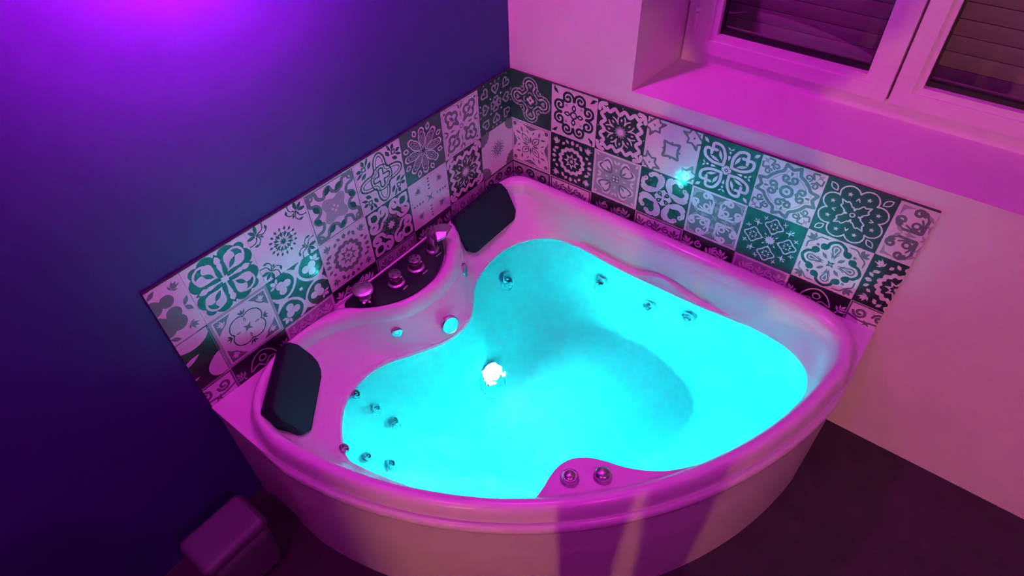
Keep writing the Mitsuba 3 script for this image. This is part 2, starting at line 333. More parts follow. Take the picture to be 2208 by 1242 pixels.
# ------------------------------------------------------------------ printed tiles: motifs drawn as flat polygons in the unit square
TL, TD, TG, TH = (.68, .66, .70), (.014, .014, .018), (.13, .13, .15), (.33, .33, .37)
QS = 4
def disc(x, y, r): return Point(x, y).buffer(r, quad_segs=QS + 1)
def ring(x, y, r, w): return Point(x, y).buffer(r + w / 2, quad_segs=6).difference(Point(x, y).buffer(r - w / 2, quad_segs=6))
def rot(g, a): return affinity.rotate(g, a, origin=(0, 0))
def mov(g, x, y, a=0, s=1): return affinity.translate(affinity.rotate(affinity.scale(g, s, s, origin=(0, 0)), a, origin=(0, 0)), x, y)
def mir(g): return affinity.scale(g, -1, 1, origin=(0, 0))
def sym(g, n=4, a=0): return unary_union([rot(g, a + k * 360 / n) for k in range(n)])
def both(g): return unary_union([g, mir(g)])
def dmir(g): return affinity.affine_transform(g, [0, 1, 1, 0, 0, 0])
def dboth(g): return unary_union([g, dmir(g)])
def stroke(pts, w, closed=False, sm=True):
    p = crom(pts, 4, closed) if sm and len(pts) > 2 else np.array(pts, float)
    if closed: p = np.vstack([p, p[:1]])
    return LineString(p).buffer(w / 2, quad_segs=2)
def leaf(x0, y0, x1, y1, w, n=5):
    t = np.linspace(0, 1, n + 1); a = np.array([x0, y0]); d = np.array([x1 - x0, y1 - y0]); e = np.array([-d[1], d[0]]) / np.hypot(*d)
    s = np.sin(PI * t)[:, None] * w / 2
    return Polygon(np.vstack([a + t[:, None] * d + s * e, (a + t[:, None] * d - s * e)[::-1][1:-1]]))
def tear(x0, y0, x1, y1, r): return unary_union([Point(x0, y0).buffer(.008, quad_segs=1), disc(x1, y1, r)]).convex_hull
def star(n, R, r, a=0, x=0, y=0):
    t = np.radians(a) + np.arange(2 * n) * PI / n
    q = np.where(np.arange(2 * n) % 2 == 0, R, r)
    return Polygon(np.column_stack([x + q * np.cos(t), y + q * np.sin(t)]))
def polar(fn, n=72): t = np.arange(n) * 2 * PI / n; r = fn(t); return Polygon(np.column_stack([r * np.cos(t), r * np.sin(t)]))
def scal(n, R, amp, a=0.0, m=96): return polar(lambda t: R + amp * np.abs(np.sin(n * (t - math.radians(a)) / 2)), m)
def outline(g, w): return g.buffer(w / 2, quad_segs=2).difference(g.buffer(-w / 2, quad_segs=2))
def spiral(x, y, r0, r1, a0, turns, w, n=14):
    t = np.linspace(0, 1, n); a = math.radians(a0) + turns * 2 * PI * t; r = r0 + (r1 - r0) * t
    return LineString(np.column_stack([x + r * np.cos(a), y + r * np.sin(a)])).buffer(w / 2, quad_segs=2)
def heart(s=1.0):
    t = np.linspace(0, 2 * PI, 28, endpoint=False)
    return affinity.scale(Polygon(np.column_stack([16 * np.sin(t) ** 3, 13 * np.cos(t) - 5 * np.cos(2 * t) - 2 * np.cos(3 * t) - np.cos(4 * t)]) / 17.0), s, s, origin=(0, 0))
def sprig(s=1.0):
    g = unary_union([stroke([(0, 0), (0, .45)], .05, sm=False), leaf(0, .40, 0, .85, .2), leaf(0, .1, .42, .42, .17), leaf(0, .1, -.42, .42, .17), leaf(.0, .3, .3, .68, .13), leaf(0, .3, -.3, .68, .13), disc(0, -.06, .07)])
    return affinity.scale(g, s, s, origin=(0, 0))
def tulip(s=1.0):
    g = unary_union([Polygon([(0, 0), (.22, .2), (.30, .62), (.12, .42), (0, .66), (-.12, .42), (-.30, .62), (-.22, .2)]), leaf(0, -.05, .42, .18, .14), leaf(0, -.05, -.42, .18, .14)])
    return affinity.scale(g, s, s, origin=(0, 0))
def frame(w, m=0.0): return sbox(-1 + m, -1 + m, 1 - m, 1 - m).difference(sbox(-1 + m + w, -1 + m + w, 1 - m - w, 1 - m - w))
D4 = lambda g: sym(g, 4, 45)           # a motif drawn pointing up, on the four diagonals

def wavy_frame(d, l):                  # S-curl frame with a burst in the middle
    x = np.linspace(-.60, .60, 25)
    s = unary_union([stroke(np.column_stack([x, .74 + .085 * np.sin(x * 2 * PI / .40)]), .135, sm=False), both(stroke([(.58, .70), (.70, .62), (.80, .60)], .06)), disc(0, .93, .025)])
    c = unary_union([stroke([(.66, .92), (.86, .88), (.92, .66)], .15), leaf(.62, .62, .84, .84, .15)])
    fr = sym(unary_union([s, c]))
    b = star(14, .27, .17)
    pet = unary_union([sym(leaf(0, .40, 0, .54, .07), 8), sym(disc(0, .33, .03), 8, 22.5)])
    arcs = sym(unary_union([stroke([(-.13, .60), (-.04, .50), (-.01, .38)], .05), stroke([(.13, .60), (.04, .50), (.01, .38)], .05)]), 8, 22.5)
    return d, [(fr, l), (arcs, l), (pet, l), (b, TH if l == TL else l), (star(14, .16, .1), l)]
def quatrefoil_lines():
    base = unary_union([sym(disc(0, .58, .30)), Polygon([(.62, 0), (0, .62), (-.62, 0), (0, -.62)])])
    wob = polar(lambda t: 1 + .04 * np.cos(24 * t), 144)
    o1, o2 = outline(base.buffer(.04), .055), outline(base.buffer(-.09), .045)
    steps = sym(unary_union([disc(x, y, .05) for x, y in ((.36, .50), (.46, .40), (.30, .62), (.62, .30))]))
    inner = sym(unary_union([mov(heart(.11), 0, .60), stroke([(-.20, .30), (-.12, .44), (-.20, .62)], .04), stroke([(.20, .30), (.12, .44), (.20, .62)], .04), stroke([(-.10, .26), (0, .32), (.10, .26)], .045)]))
    c = unary_union([sym(disc(0, .10, .075))]).difference(disc(0, 0, .05))
    return (.022, .020, .026), [(o1, TH), (steps, TH), (o2, TL), (inner, TH), (c, TL)]
def scroll_ring():
    sc = sym(both(spiral(.275, .62, .265, .05, 195, -1.45, .095, 22)))
    pts = D4(both(unary_union([stroke([(0, .62), (.05, .72), (.10, .74)], .06)])))
    buds = D4(unary_union([leaf(0, 1.06, 0, 1.26, .14), tear(0, .98, 0, 1.08, .045), leaf(0, 1.22, .08, 1.30, .06)]))
    c = unary_union([ring(0, 0, .13, .06), sym(outline(leaf(0, .17, 0, .40, .15), .055))])
    ast = D4(star(6, .10, .02, 0, 0, .46))
    return TL, [(sc, TD), (pts, TD), (buds, TD), (c, TD), (ast, TG)]
def corner_stars():
    c = Polygon([(0, .38), (.10, .22), (.22, .10), (.38, 0), (.22, -.10), (.10, -.22), (0, -.38), (-.10, -.22), (-.22, -.10), (-.38, 0), (-.22, .10), (-.10, .22)]).buffer(.05).buffer(-.03)
    fl = D4(unary_union([outline(Polygon([(0, .72), (.10, .86), (.38, .84), (.24, 1.0), (.34, 1.22), (-.34, 1.22), (-.24, 1.0), (-.38, .84), (-.10, .86)]), .07), leaf(.14, .88, .36, .86, .10), leaf(-.14, .88, -.36, .86, .10), leaf(0, .98, 0, 1.10, .08), disc(0, 1.28, .03)]))
    return TL, [(outline(rot(c, 45), .095), TG), (sym(leaf(0, .26, 0, .36, .08)), TG), (fl, TG)]
def four_hearts(bg, fg, mid=None):
    h = unary_union([stroke([(0, .20), (-.26, .46), (-.34, .80), (-.16, .98), (-.03, .84), (-.12, .74)], .10), stroke([(0, .20), (.26, .46), (.34, .80), (.16, .98), (.03, .84), (.12, .74)], .10), leaf(-.05, .36, -.2, .72, .11), leaf(.05, .36, .2, .72, .11)])
    ax = sym(unary_union([tear(0, .36, 0, .50, .05), leaf(0, .60, 0, .72, .08), leaf(0, .74, .12, .84, .06), leaf(0, .74, -.12, .84, .06)]))
    cn = D4(leaf(0, 1.08, 0, 1.32, .12))
    c = unary_union([sym(disc(0, .09, .085)), sbox(-.1, -.1, .1, .1)]).difference(ring(0, 0, .05, .03))
    return bg, [(D4(h), fg), (ax, fg), (cn, fg), (c, fg)]
def stepped_cross():
    p = [(0, .80), (.22, .92), (.26, .68), (.42, .58), (.58, .42), (.68, .26), (.92, .22)]
    q = []
    for k in range(4):
        a = k * -PI / 2; q += [(x * math.cos(a) - y * math.sin(a), x * math.sin(a) + y * math.cos(a)) for x, y in p]
    z = Polygon(q)
    cur = sym(unary_union([both(spiral(.12, .46, .13, .05, 250, 1.0, .085)), disc(0, .32, .07), leaf(0, .56, 0, .74, .08)]))
    cc = D4(both(unary_union([spiral(.16, .86, .12, .04, 200, -1.1, .06), stroke([(.05, .98), (.22, 1.06), (.12, 1.2)], .06)])))
    st = D4(star(4, .12, .05, 0, 0, 1.18))
    return TL, [(outline(z, .11), TG), (outline(z.buffer(-.12), .025), TH), (cur, TG), (ring(0, 0, .18, .10), TG), (disc(0, 0, .05), TG), (cc, TG), (st, TH)]
def clover_outline():
    lob = unary_union([disc(.69 * math.cos(a), .69 * math.sin(a), .285) for a in np.radians(np.arange(8) * 45 + 22.5)] + [disc(0, 0, .6)])
    tick = unary_union([rot(both(stroke([(0, .60), (.05, .50)], .035)), k * 45) for k in range(8)])
    z4 = rot(polar(lambda t: .36 + .16 * np.cos(4 * t) + .04 * np.cos(20 * t), 160), 45)
    buds = D4(unary_union([outline(leaf(.0, .90, .0, 1.22, .17), .035)]))
    stars = unary_union([star(5, .085, .035, 90, .70 * math.cos(a), .70 * math.sin(a)) for a in np.radians(np.arange(8) * 45 + 22.5)])
    return (.022, .020, .026), [(outline(lob, .045), TL), (tick, TL), (outline(z4, .04), TL), (buds, TL), (stars, TL), (ring(0, 0, .07, .035), TL), (sym(leaf(0, .14, 0, .26, .05)), TL)]
def concave_star():
    p = polar(lambda t: .66 + .44 * np.abs(np.cos(2 * (t - PI / 4))) ** 2 + .015 * np.cos(40 * t), 128)
    ed = sym(both(leaf(.0, .80, .55, .84, .10)))
    pet = unary_union([D4(unary_union([outline(leaf(0, .12, 0, .60, .26), .045), leaf(0, .2, 0, .46, .08), leaf(.05, .62, .2, .86, .1), leaf(-.05, .62, -.2, .86, .1)])), sym(unary_union([leaf(0, .10, 0, .40, .12), leaf(.08, .5, .2, .68, .07), leaf(-.08, .5, -.2, .68, .07)]))])
    dots = D4(unary_union([disc(0, 1.10, .13)]))
    return TL, [(frame(.05, .05), TH), (sbox(-.86, -.86, .86, .86).difference(p.buffer(.02)), TG), (pet, TG), (dots, TL), (D4(disc(0, 1.10, .09)), TG)]
def scallop_flower(bg, fg):
    r = scal(14, .54, .09); ri = scal(14, .40, .07)
    body = r.difference(ri)
    s8 = star(8, .36, .19); pet = sym(leaf(0, .05, 0, .20, .10), 8)
    buds = sym(unary_union([leaf(0, .72, .02, .94, .16), leaf(.16, .74, .30, .90, .12), leaf(-.16, .74, -.30, .90, .12), leaf(.30, .80, .46, .74, .1)]), 4)
    tul = D4(mov(tulip(.40), 0, .92))
    return bg, [(body, fg), (s8, fg), (pet, bg), (buds, fg), (D4(both(leaf(.12, .76, .30, .78, .12))), fg), (tul, fg)]
def heart_loops():
    h = unary_union([mov(heart(.40), 0, .62)])
    inn = unary_union([both(stroke([(.02, .30), (.22, .56), (.22, .78), (.08, .80)], .07)), leaf(0, .32, 0, .62, .08)])
    ax = sym(unary_union([leaf(0, .30, 0, .46, .08), leaf(0, .62, .14, .80, .1), leaf(0, .62, -.14, .80, .1)]))
    return TH, [(frame(.09), TL), (D4(h), TL), (D4(inn), TG), (ax, TL), (sbox(-.15, -.15, .15, .15), TG), (D4(disc(0, .10, .05)), TL), (D4(leaf(0, 1.08, 0, 1.26, .1)), TL)]
def omega_clover():
    om = unary_union([both(unary_union([spiral(.13, .98, .10, .03, 0, -.9, .07), stroke([(.23, .98), (.36, .86), (.34, .62), (.18, .50), (.06, .40)], .16)])), disc(0, .80, .02)])
    cl = both(stroke([(.06, .40), (.05, .52), (.14, .62), (.2, .74), (.1, .86), (.0, .80)], .10))
    ax = sym(unary_union([stroke([(-.22, .90), (-.1, .80), (-.08, .55), (-.22, .30)], .10), stroke([(.22, .90), (.1, .80), (.08, .55), (.22, .30)], .10)]))
    mid = star(8, .36, .30, 0)
    c = D4(unary_union([tear(0, .06, 0, .22, .09)]))
    return TD, [(D4(om), TL), (ax, TL), (mid, TL), (c, TD), (D4(disc(0, .21, .03)), TL)]
def eyed_curls(bg=TG, fg=TL):
    h = both(unary_union([spiral(.24, .84, .15, .05, -60, 1.2, .09), stroke([(.02, .22), (.20, .40), (.38, .58), (.40, .80)], .09), stroke([(.03, .30), (.18, .50), (.22, .62)], .06)]))
    eye = ring(0, .50, .10, .07)
    ax = sym(unary_union([leaf(0, .22, 0, .56, .10), leaf(0, .34, .12, .52, .06), leaf(0, .34, -.12, .52, .06), leaf(0, .6, .20, .82, .1), leaf(0, .6, -.20, .82, .1)]))
    cn = D4(unary_union([Polygon([(-.26, 1.0), (0, 1.28), (.26, 1.0), (0, 1.12)])]))
    return bg, [(frame(.08), TL), (D4(h), fg), (D4(eye), fg), (ax, TH), (cn, TH), (D4(leaf(0, .0, 0, .14, .07)), TH)]
def starburst_diamonds():
    c = unary_union([star(12, .20, .12), sym(leaf(0, .20, 0, .34, .05), 8)])
    d = polar(lambda t: .215 + .085 * np.abs(np.cos(2 * t)) ** 3, 48)
    orn = mov(unary_union([outline(d, .045), sym(disc(0, .10, .035)), sym(leaf(0, .06, 0, .18, .03), 4, 45)]), 0, .58)
    x = D4(unary_union([stroke([(-.09, .66), (.09, .84)], .03, sm=False), stroke([(.09, .66), (-.09, .84)], .03, sm=False), disc(0, .75, .05), leaf(0, .80, 0, .94, .05)]))
    x = unary_union([x, sym(both(mov(unary_union([stroke([(-.07, 0), (.07, 0)], .03, sm=False), stroke([(0, -.09), (0, .09)], .03, sm=False)]), .32, .80, 20)))])
    return TD, [(c, TL), (sym(orn), TL), (x, TL)]
def s_quatrefoil():
    lobe = stroke([(-.40, .50), (-.27, .56), (-.24, .76), (0, .90), (.24, .76), (.27, .56), (.40, .50)], .10)
    blobs = D4(unary_union([both(disc(.155, .655, .125)), both(leaf(.05, .72, .25, .66, .12))]))
    pods = sym(unary_union([outline(tear(0, .30, 0, .62, .12), .05), tear(0, .46, 0, .62, .05), both(stroke([(.03, .22), (.07, .36), (.13, .44)], .03))]))
    dots = D4(unary_union([disc(0, .80, .055), leaf(0, .22, 0, .50, .12)]))
    fan = D4(unary_union([both(stroke([(.02, .98), (.22, 1.0), (.38, .86)], .05)), leaf(0, 1.0, 0, 1.28, .12), leaf(0, 1.0, .17, 1.20, .12), leaf(0, 1.0, -.17, 1.20, .12)]))
    return TL, [(sym(lobe), TD), (blobs, TD), (pods, TG), (dots, TG), (fan, TG), (star(4, .16, .07, 45), TD), (star(4, .12, .03, 0), TH)]
def lattice_hearts():
    g = []
    for x in (-.62, 0, .62):
        for y in (-.62, 0, .62):
            a = 0 if x == 0 and y == 0 else math.degrees(math.atan2(-x, y))
            if x == 0 and y == 0: g.append(sym(outline(mov(heart(.15), 0, .18), .06)))
            else: g.append(mov(unary_union([outline(heart(.21), .075), leaf(0, -.05, 0, .12, .05), leaf(.18, .24, .3, .34, .07), leaf(-.18, .24, -.3, .34, .07)]), x, y, a))
    dots = unary_union([disc(x, y, .045) for x in (-.31, .31) for y in (-.31, .31)])
    return TD, [(unary_union(g), TH), (dots, TL), (sym(leaf(0, .82, 0, .98, .07)), TH)]
def trefoil_diag():
    t = unary_union([disc(0, .86, .17), disc(.15, .62, .15), disc(-.15, .62, .15), Polygon([(0, .22), (.12, .6), (-.12, .6)])])
    lf = sym(unary_union([leaf(0, .34, 0, .62, .08), leaf(.0, .68, .14, .92, .09), leaf(0, .68, -.14, .92, .09)]))
    ed = sym(both(stroke([(0, .96), (.2, .90), (.4, .95), (.6, .90), (.8, .95)], .025)))
    return TL, [(D4(outline(t, .11)), TG), (D4(tear(0, .5, 0, .76, .05)), TG), (lf, TG), (ring(0, 0, .08, .04), TG), (ed, TH), (D4(disc(0, 1.16, .06)), TG)]
def daisy():
    p = lambda s: sym(tear(0, .14, 0, .62 * s + .06, .17 * s), 8)
    ovals = sym(outline(leaf(0, .74, 0, .98, .16), .05), 8, 22.5)
    def pl(a, b, w): return sym(unary_union([leaf(0, a, 0, b, w), tear(0, a, 0, b - w * .42, w * .40)]), 8)
    return (.05, .046, .06), [(pl(.10, .92, .36), TL), (pl(.16, .84, .27), TD), (pl(.22, .78, .20), TH), (pl(.28, .70, .12), TD), (pl(.34, .62, .06), TH), (ovals, TL), (disc(0, 0, .09), TD), (ring(0, 0, .11, .03), TH)]
def star_cross():
    s4 = polar(lambda t: .42 + .50 * np.abs(np.cos(2 * t)) ** 2.2, 96)
    c = unary_union([sbox(-.09, -.30, .09, .30), sbox(-.30, -.09, .30, .09), sym(disc(0, .26, .10))])
    sp = D4(mov(unary_union([sprig(.42)]), 0, .76)); dia = D4(outline(Polygon([(0, .82), (.09, .92), (0, 1.02), (-.09, .92)]), .045))
    return TL, [(outline(s4, .06), TD), (outline(s4.buffer(-.11), .03), TD), (ring(0, 0, .46, .05), TD), (outline(c, .06), TD), (D4(unary_union([leaf(.06, .74, .34, .80, .14), leaf(-.06, .74, -.34, .80, .14), leaf(.08, .96, .2, 1.16, .14), leaf(-.08, .96, -.2, 1.16, .14), leaf(.1, .9, .42, 1.0, .1), leaf(-.1, .9, -.42, 1.0, .1)])), TD), (dia, TD), (sym(disc(0, .80, .03)), TD)]
def swirl_square():
    curl = lambda w: unary_union([stroke([(-.84, .84), (-.60, .86), (-.52, .62), (-.30, .54), (-.22, .74), (-.06, .82), (.04, .62), (.22, .52), (.42, .62), (.50, .84), (.78, .84)], w)])
    cn = D4(unary_union([ring(0, 1.12, .11, .07)]))
    cres = sym(unary_union([leaf(-.24, .58, -.02, .84, .20), leaf(.14, .56, .44, .78, .20)]))
    inner = polar(lambda t: .36 + .22 * np.abs(np.sin(2 * t)) ** 2, 48)
    return TL, [(frame(.035, .05), TG), (sym(curl(.12)), TG), (cres, TD), (cn, TG), (inner, TH), (sym(disc(0, .10, .05)), TL)]
def sprig_corners():
    burst = unary_union([sym(leaf(0, .12, 0, .30, .08), 12), sym(leaf(0, .30, 0, .42, .07), 16), sym(disc(0, .24, .022), 12, 15), star(10, .12, .06)])
    cn = D4(mov(unary_union([leaf(0, 0, 0, .3, .12), leaf(.02, .0, .26, .22, .12), leaf(-.02, 0, -.26, .22, .12), stroke([(.0, -.02), (.22, -.10), (.40, .02)], .035), stroke([(0, -.02), (-.22, -.10), (-.40, .02)], .035), stroke([(0, -.04), (.10, -.22), (.26, -.24)], .035), stroke([(0, -.04), (-.10, -.22), (-.26, -.24)], .035),
                                       leaf(.24, -.26, .36, -.12, .09), leaf(-.24, -.26, -.36, -.12, .09), leaf(.36, .0, .46, .14, .08), leaf(-.36, 0, -.46, .14, .08), leaf(0, -.12, 0, -.28, .08), disc(.1, -.06, .03), disc(-.1, -.06, .03)]), 0, 1.0))
    return (.70, .68, .72), [(affinity.scale(burst, 1.2, 1.2, origin=(0, 0)), TD), (cn, TD)]
def hearts_green():
    big = D4(unary_union([mov(heart(.60), 0, .58), disc(0, .96, .18), disc(.24, .80, .20), disc(-.24, .80, .20)]))
    hole = D4(unary_union([mov(heart(.36), 0, .58), stroke([(0, .98), (.15, .94), (.26, .80)], .07), stroke([(0, .98), (-.15, .94), (-.26, .80)], .07)]))
    inn = D4(leaf(0, .34, 0, .72, .15)); ax = sym(unary_union([tear(0, .14, 0, .50, .075), leaf(0, .5, 0, .82, .2)]))
    pt = sym(unary_union([leaf(0, .60, .22, .96, .16), leaf(0, .60, -.22, .96, .16)]))
    return TL, [(big, TD), (sym(leaf(0, .2, 0, .92, .30)), TD), (hole, TL), (inn, TD), (ax, TL), (star(4, .15, .09, 45), TL)]
def gray_blobs():
    b = unary_union([disc(-.34, .34, .28), disc(.0, .40, .26), disc(-.40, .05, .22), disc(.40, -.38, .26), disc(.05, -.42, .27), disc(.42, -.05, .22), disc(.40, .42, .2), disc(-.42, -.46, .2), LineString([(-.3, .3), (.3, -.3)]).buffer(.10)])
    hol = disc(-.16, -.10, .12)
    fl = D4(mov(tulip(.40), 0, .92)); sp = sym(unary_union([leaf(0, .74, .26, .92, .14), leaf(0, .74, -.26, .92, .14)]))
    return TL, [(b.difference(hol), TG), (fl, TG), (sp, TG)]
def circles_burst():
    cn = D4(unary_union([polar(lambda t: .42 + .03 * np.cos(24 * t), 96)])) if False else unary_union([mov(scal(18, .46, .05), x, y) for x in (-.98, .98) for y in (-.98, .98)]).intersection(sbox(-1, -1, 1, 1))
    burst = unary_union([star(14, .34, .22), sym(leaf(0, .3, 0, .42, .05), 14)]).difference(sym(leaf(0, .12, 0, .26, .03), 14))
    return TL, [(cn, TG), (burst, TG), (sbox(-.1, -.1, .1, .1), TH)]
def small_marks():
    c = star(4, .26, .05, 45)
    h = D4(mov(heart(.12), 0, .78)); dash = sym(unary_union([sbox(-.05, .36, .05, .42), sbox(-.05, .50, .05, .58), sbox(-.05, .66, .05, .72), disc(0, .82, .05)]))
    return TL, [(c, TG), (D4(outline(mov(heart(.17), 0, .78), .03)), TH), (h, TG), (dash, TG), (sym(leaf(.10, .88, .24, .92, .05)), TH)]
def curl_mandala():
    cu = both(unary_union([spiral(.30, .72, .22, .07, 200, -1.2, .12), stroke([(.08, .72), (.10, .50), (.30, .36)], .13)]))
    cn = D4(both(stroke([(.0, 1.22), (.20, 1.02), (.16, .82), (.04, .74)], .12)))
    st = star(16, .40, .26); s2 = star(8, .20, .11)
    return TD, [(sym(cu), TL), (cn, TL), (sym(both(disc(.30, .70, .05))), TL), (polar(lambda t: .36 + .1 * np.cos(8 * t), 64), TG), (st, TD), (s2, TL)]
def corner_clovers():
    cl = unary_union([disc(0, .86, .15), disc(.14, .66, .14), disc(-.14, .66, .14)])
    arc = unary_union([stroke([(-.50, .92), (-.48, .66), (-.34, .42), (0, .32), (.34, .42), (.48, .66), (.50, .92)], .09)])
    tul = unary_union([leaf(0, 1.02, 0, 1.26, .15), leaf(.03, 1.02, .22, 1.14, .10), leaf(-.03, 1.02, -.22, 1.14, .10)])
    ax = sym(Polygon([(-.18, .98), (-.07, .74), (-.12, .50), (.12, .50), (.07, .74), (.18, .98), (0, .84)]))
    return TD, [(D4(cl), TL), (D4(arc), TL), (D4(tul), TL), (ax, TL), (star(4, .08, .06, 45), TL)]
def outlined_flower():
    q = polar(lambda t: .46 + .17 * np.abs(np.sin(2 * t)) ** .7, 80)
    cn = sym(unary_union([Polygon([(-.86, .86), (-.30, .86), (-.44, .74), (-.52, .60), (-.62, .52), (-.74, .44), (-.86, .30)])]))
    tul = D4(mov(tulip(.34), 0, .86))
    return TL, [(frame(.09), TH), (sbox(-.91, -.91, .91, .91).difference(sbox(-.86, -.86, .86, .86)), TL), (cn, TG), (tul, TL), (outline(q, .04), TD), (star(4, .20, .07, 45), TG), (sym(unary_union([leaf(0, .54, 0, .74, .06), leaf(0, .54, .13, .69, .06), leaf(0, .54, -.13, .69, .06)])), TD), (sym(outline(leaf(0, .26, 0, .40, .06), .02)), TD)]
def dark_swoop():
    a = Polygon(crom([(-1, .55), (-.55, .95), (0, 1.0), (.6, 1), (1, .9), (.8, .62), (.35, .50), (-.1, .60), (-.5, .45), (-.8, .30)], 4))
    b = Polygon(crom([(1, -.1), (.7, -.2), (.45, -.5), (.5, -.8), (.8, -1), (1, -1)], 4))
    star5 = mov(star(5, .28, .10), -.45, -.1, 20); st2 = leaf(-.2, .05, .45, .25, .16)
    st3 = mov(star(4, .26, .08), -.1, -.55, 10); l = leaf(-.9, .1, -.7, -.5, .2)
    return TD, [(unary_union([a, b, star5, st2, st3, l]).intersection(sbox(-1, -1, 1, 1)), TL), (frame(.03, .02), TG)]
def leaf_band(bg, fg, k):
    rnd = random.Random(k); g = []
    for x in (-.66, 0, .66):
        s = mov(sprig(.62), x, .28 + .1 * rnd.random(), rnd.uniform(-40, 40)); g.append(s)
        g.append(mov(spiral(0, 0, .16, .05, 90, 1.2, .06), x + .33, .62)) if x < .6 else None
        g.append(mov(sprig(.5), x, -.5, rnd.uniform(120, 240)))
    return bg, [(frame(.07, .03), fg if k % 2 else bg), (unary_union([q for q in g if q is not None]), fg)]
def scroll_band(bg, fg):
    g = [spiral(x, .62, .22, .06, 180, 1.3 * d, .09) for x, d in ((-.6, 1), (.0, -1), (.6, 1))] + [stroke([(-.9, .40), (-.5, .30), (0, .36), (.5, .30), (.9, .40)], .07), mov(star(4, .16, .06, 45), -.3, .28), mov(star(4, .16, .06, 45), .3, .28), sym(mov(sprig(.6), 0, -.6, 180), 1)]
    return bg, [(frame(.06, .02), fg), (unary_union(g), fg)]
def line_flower(bg, fg):
    g = [stroke([(-.5, .3), (-.3, .7), (0, .85), (.3, .7), (.5, .3), (.2, .4), (0, .2), (-.2, .4)], .05, True), mov(sprig(.5), -.75, .25, 30), mov(sprig(.5), .75, .25, -30), ring(0, .55, .12, .05), outline(mov(heart(.25), 0, -.5), .05), mov(star(4, .15, .05), -.55, -.6), mov(star(4, .15, .05), .55, -.6)]
    return bg, [(unary_union(g), fg)]
RIGHT_TILES = [
    [quatrefoil_lines(), scroll_ring(), wavy_frame(TD, TL), corner_stars(), four_hearts(TD, TL), stepped_cross(), clover_outline(), eyed_curls(TL, TG)],
    [concave_star(), scallop_flower(TD, TL), heart_loops(), omega_clover(), eyed_curls(), starburst_diamonds(), s_quatrefoil(), scallop_flower(TD, TL)],
    [scroll_band(TH, TD), leaf_band(TL, TG, 3), leaf_band(TD, TH, 4), leaf_band(TL, TG, 5), leaf_band(TD, TL, 6), leaf_band(TH, TL, 7), line_flower(TD, TL), scroll_band(TL, TG)]]
LEFT_TILES = [
    [lattice_hearts(), trefoil_diag(), daisy(), star_cross(), swirl_square(), sprig_corners(), hearts_green(), gray_blobs()],
    [circles_burst(), wavy_frame(TD, TL), small_marks(), curl_mandala(), scallop_flower(TL, TG), corner_clovers(), outlined_flower(), dark_swoop()],
    [scroll_band(TH, TD), leaf_band(TH, TG, 8), leaf_band(TD, TH, 10), leaf_band(TH, TG, 9), leaf_band(TD, TL, 12), leaf_band(TH, TL, 11), line_flower(TD, TH), scroll_band(TL, TG)]]
TS, TT, GAP = 0.2, 0.004, 0.0003
def polys(g): return [q for q in getattr(g, 'geoms', [g]) if isinstance(q, Polygon) and q.area > 2e-5]
def tile_mesh(design, clip):
    """A tile lying in the (u, v, thickness) frame: printed face as flat coloured polygons, plain sides."""
    bg, layers = design
    clip = clip.buffer(-GAP / (TS / 2), join_style='mitre'); regions, rest = [], clip
    for g, c in reversed(layers):
        g = g.buffer(0).intersection(rest).buffer(0)
        if not g.is_empty: regions.append((g, c)); rest = rest.difference(g)
    regions.append((rest.buffer(0), bg))
    V, F, C = [], [], []; n = 0
    for g, c in regions:
        for q in polys(g.simplify(.006)):
            v, f = trimesh.creation.triangulate_polygon(q, engine='earcut')
            if not len(f): continue
            a, b, d = v[f[:, 0]], v[f[:, 1]], v[f[:, 2]]
            cr = (b - a)[:, 0] * (d - a)[:, 1] - (b - a)[:, 1] * (d - a)[:, 0]
            f = np.where(cr[:, None] < 0, f[:, ::-1], f)
            V.append(np.column_stack([v * TS / 2, np.full(len(v), TT)])); F.append(f + n); C.append(np.tile(c, (len(v), 1))); n += len(v)
    x0, y0, x1, y1 = np.array(clip.bounds) * TS / 2
    ring4 = [(x0, y0), (x1, y0), (x1, y1), (x0, y1)]
    for i in range(4):
        a, b = ring4[i], ring4[(i + 1) % 4]
        V.append(np.array([(*a, 0), (*b, 0), (*b, TT), (*a, TT)])); F.append(np.array([[0, 1, 2], [0, 2, 3]]) + n); C.append(np.tile((.12, .12, .13), (4, 1))); n += 4
    return np.vstack(V), np.vstack(F), np.vstack(C)
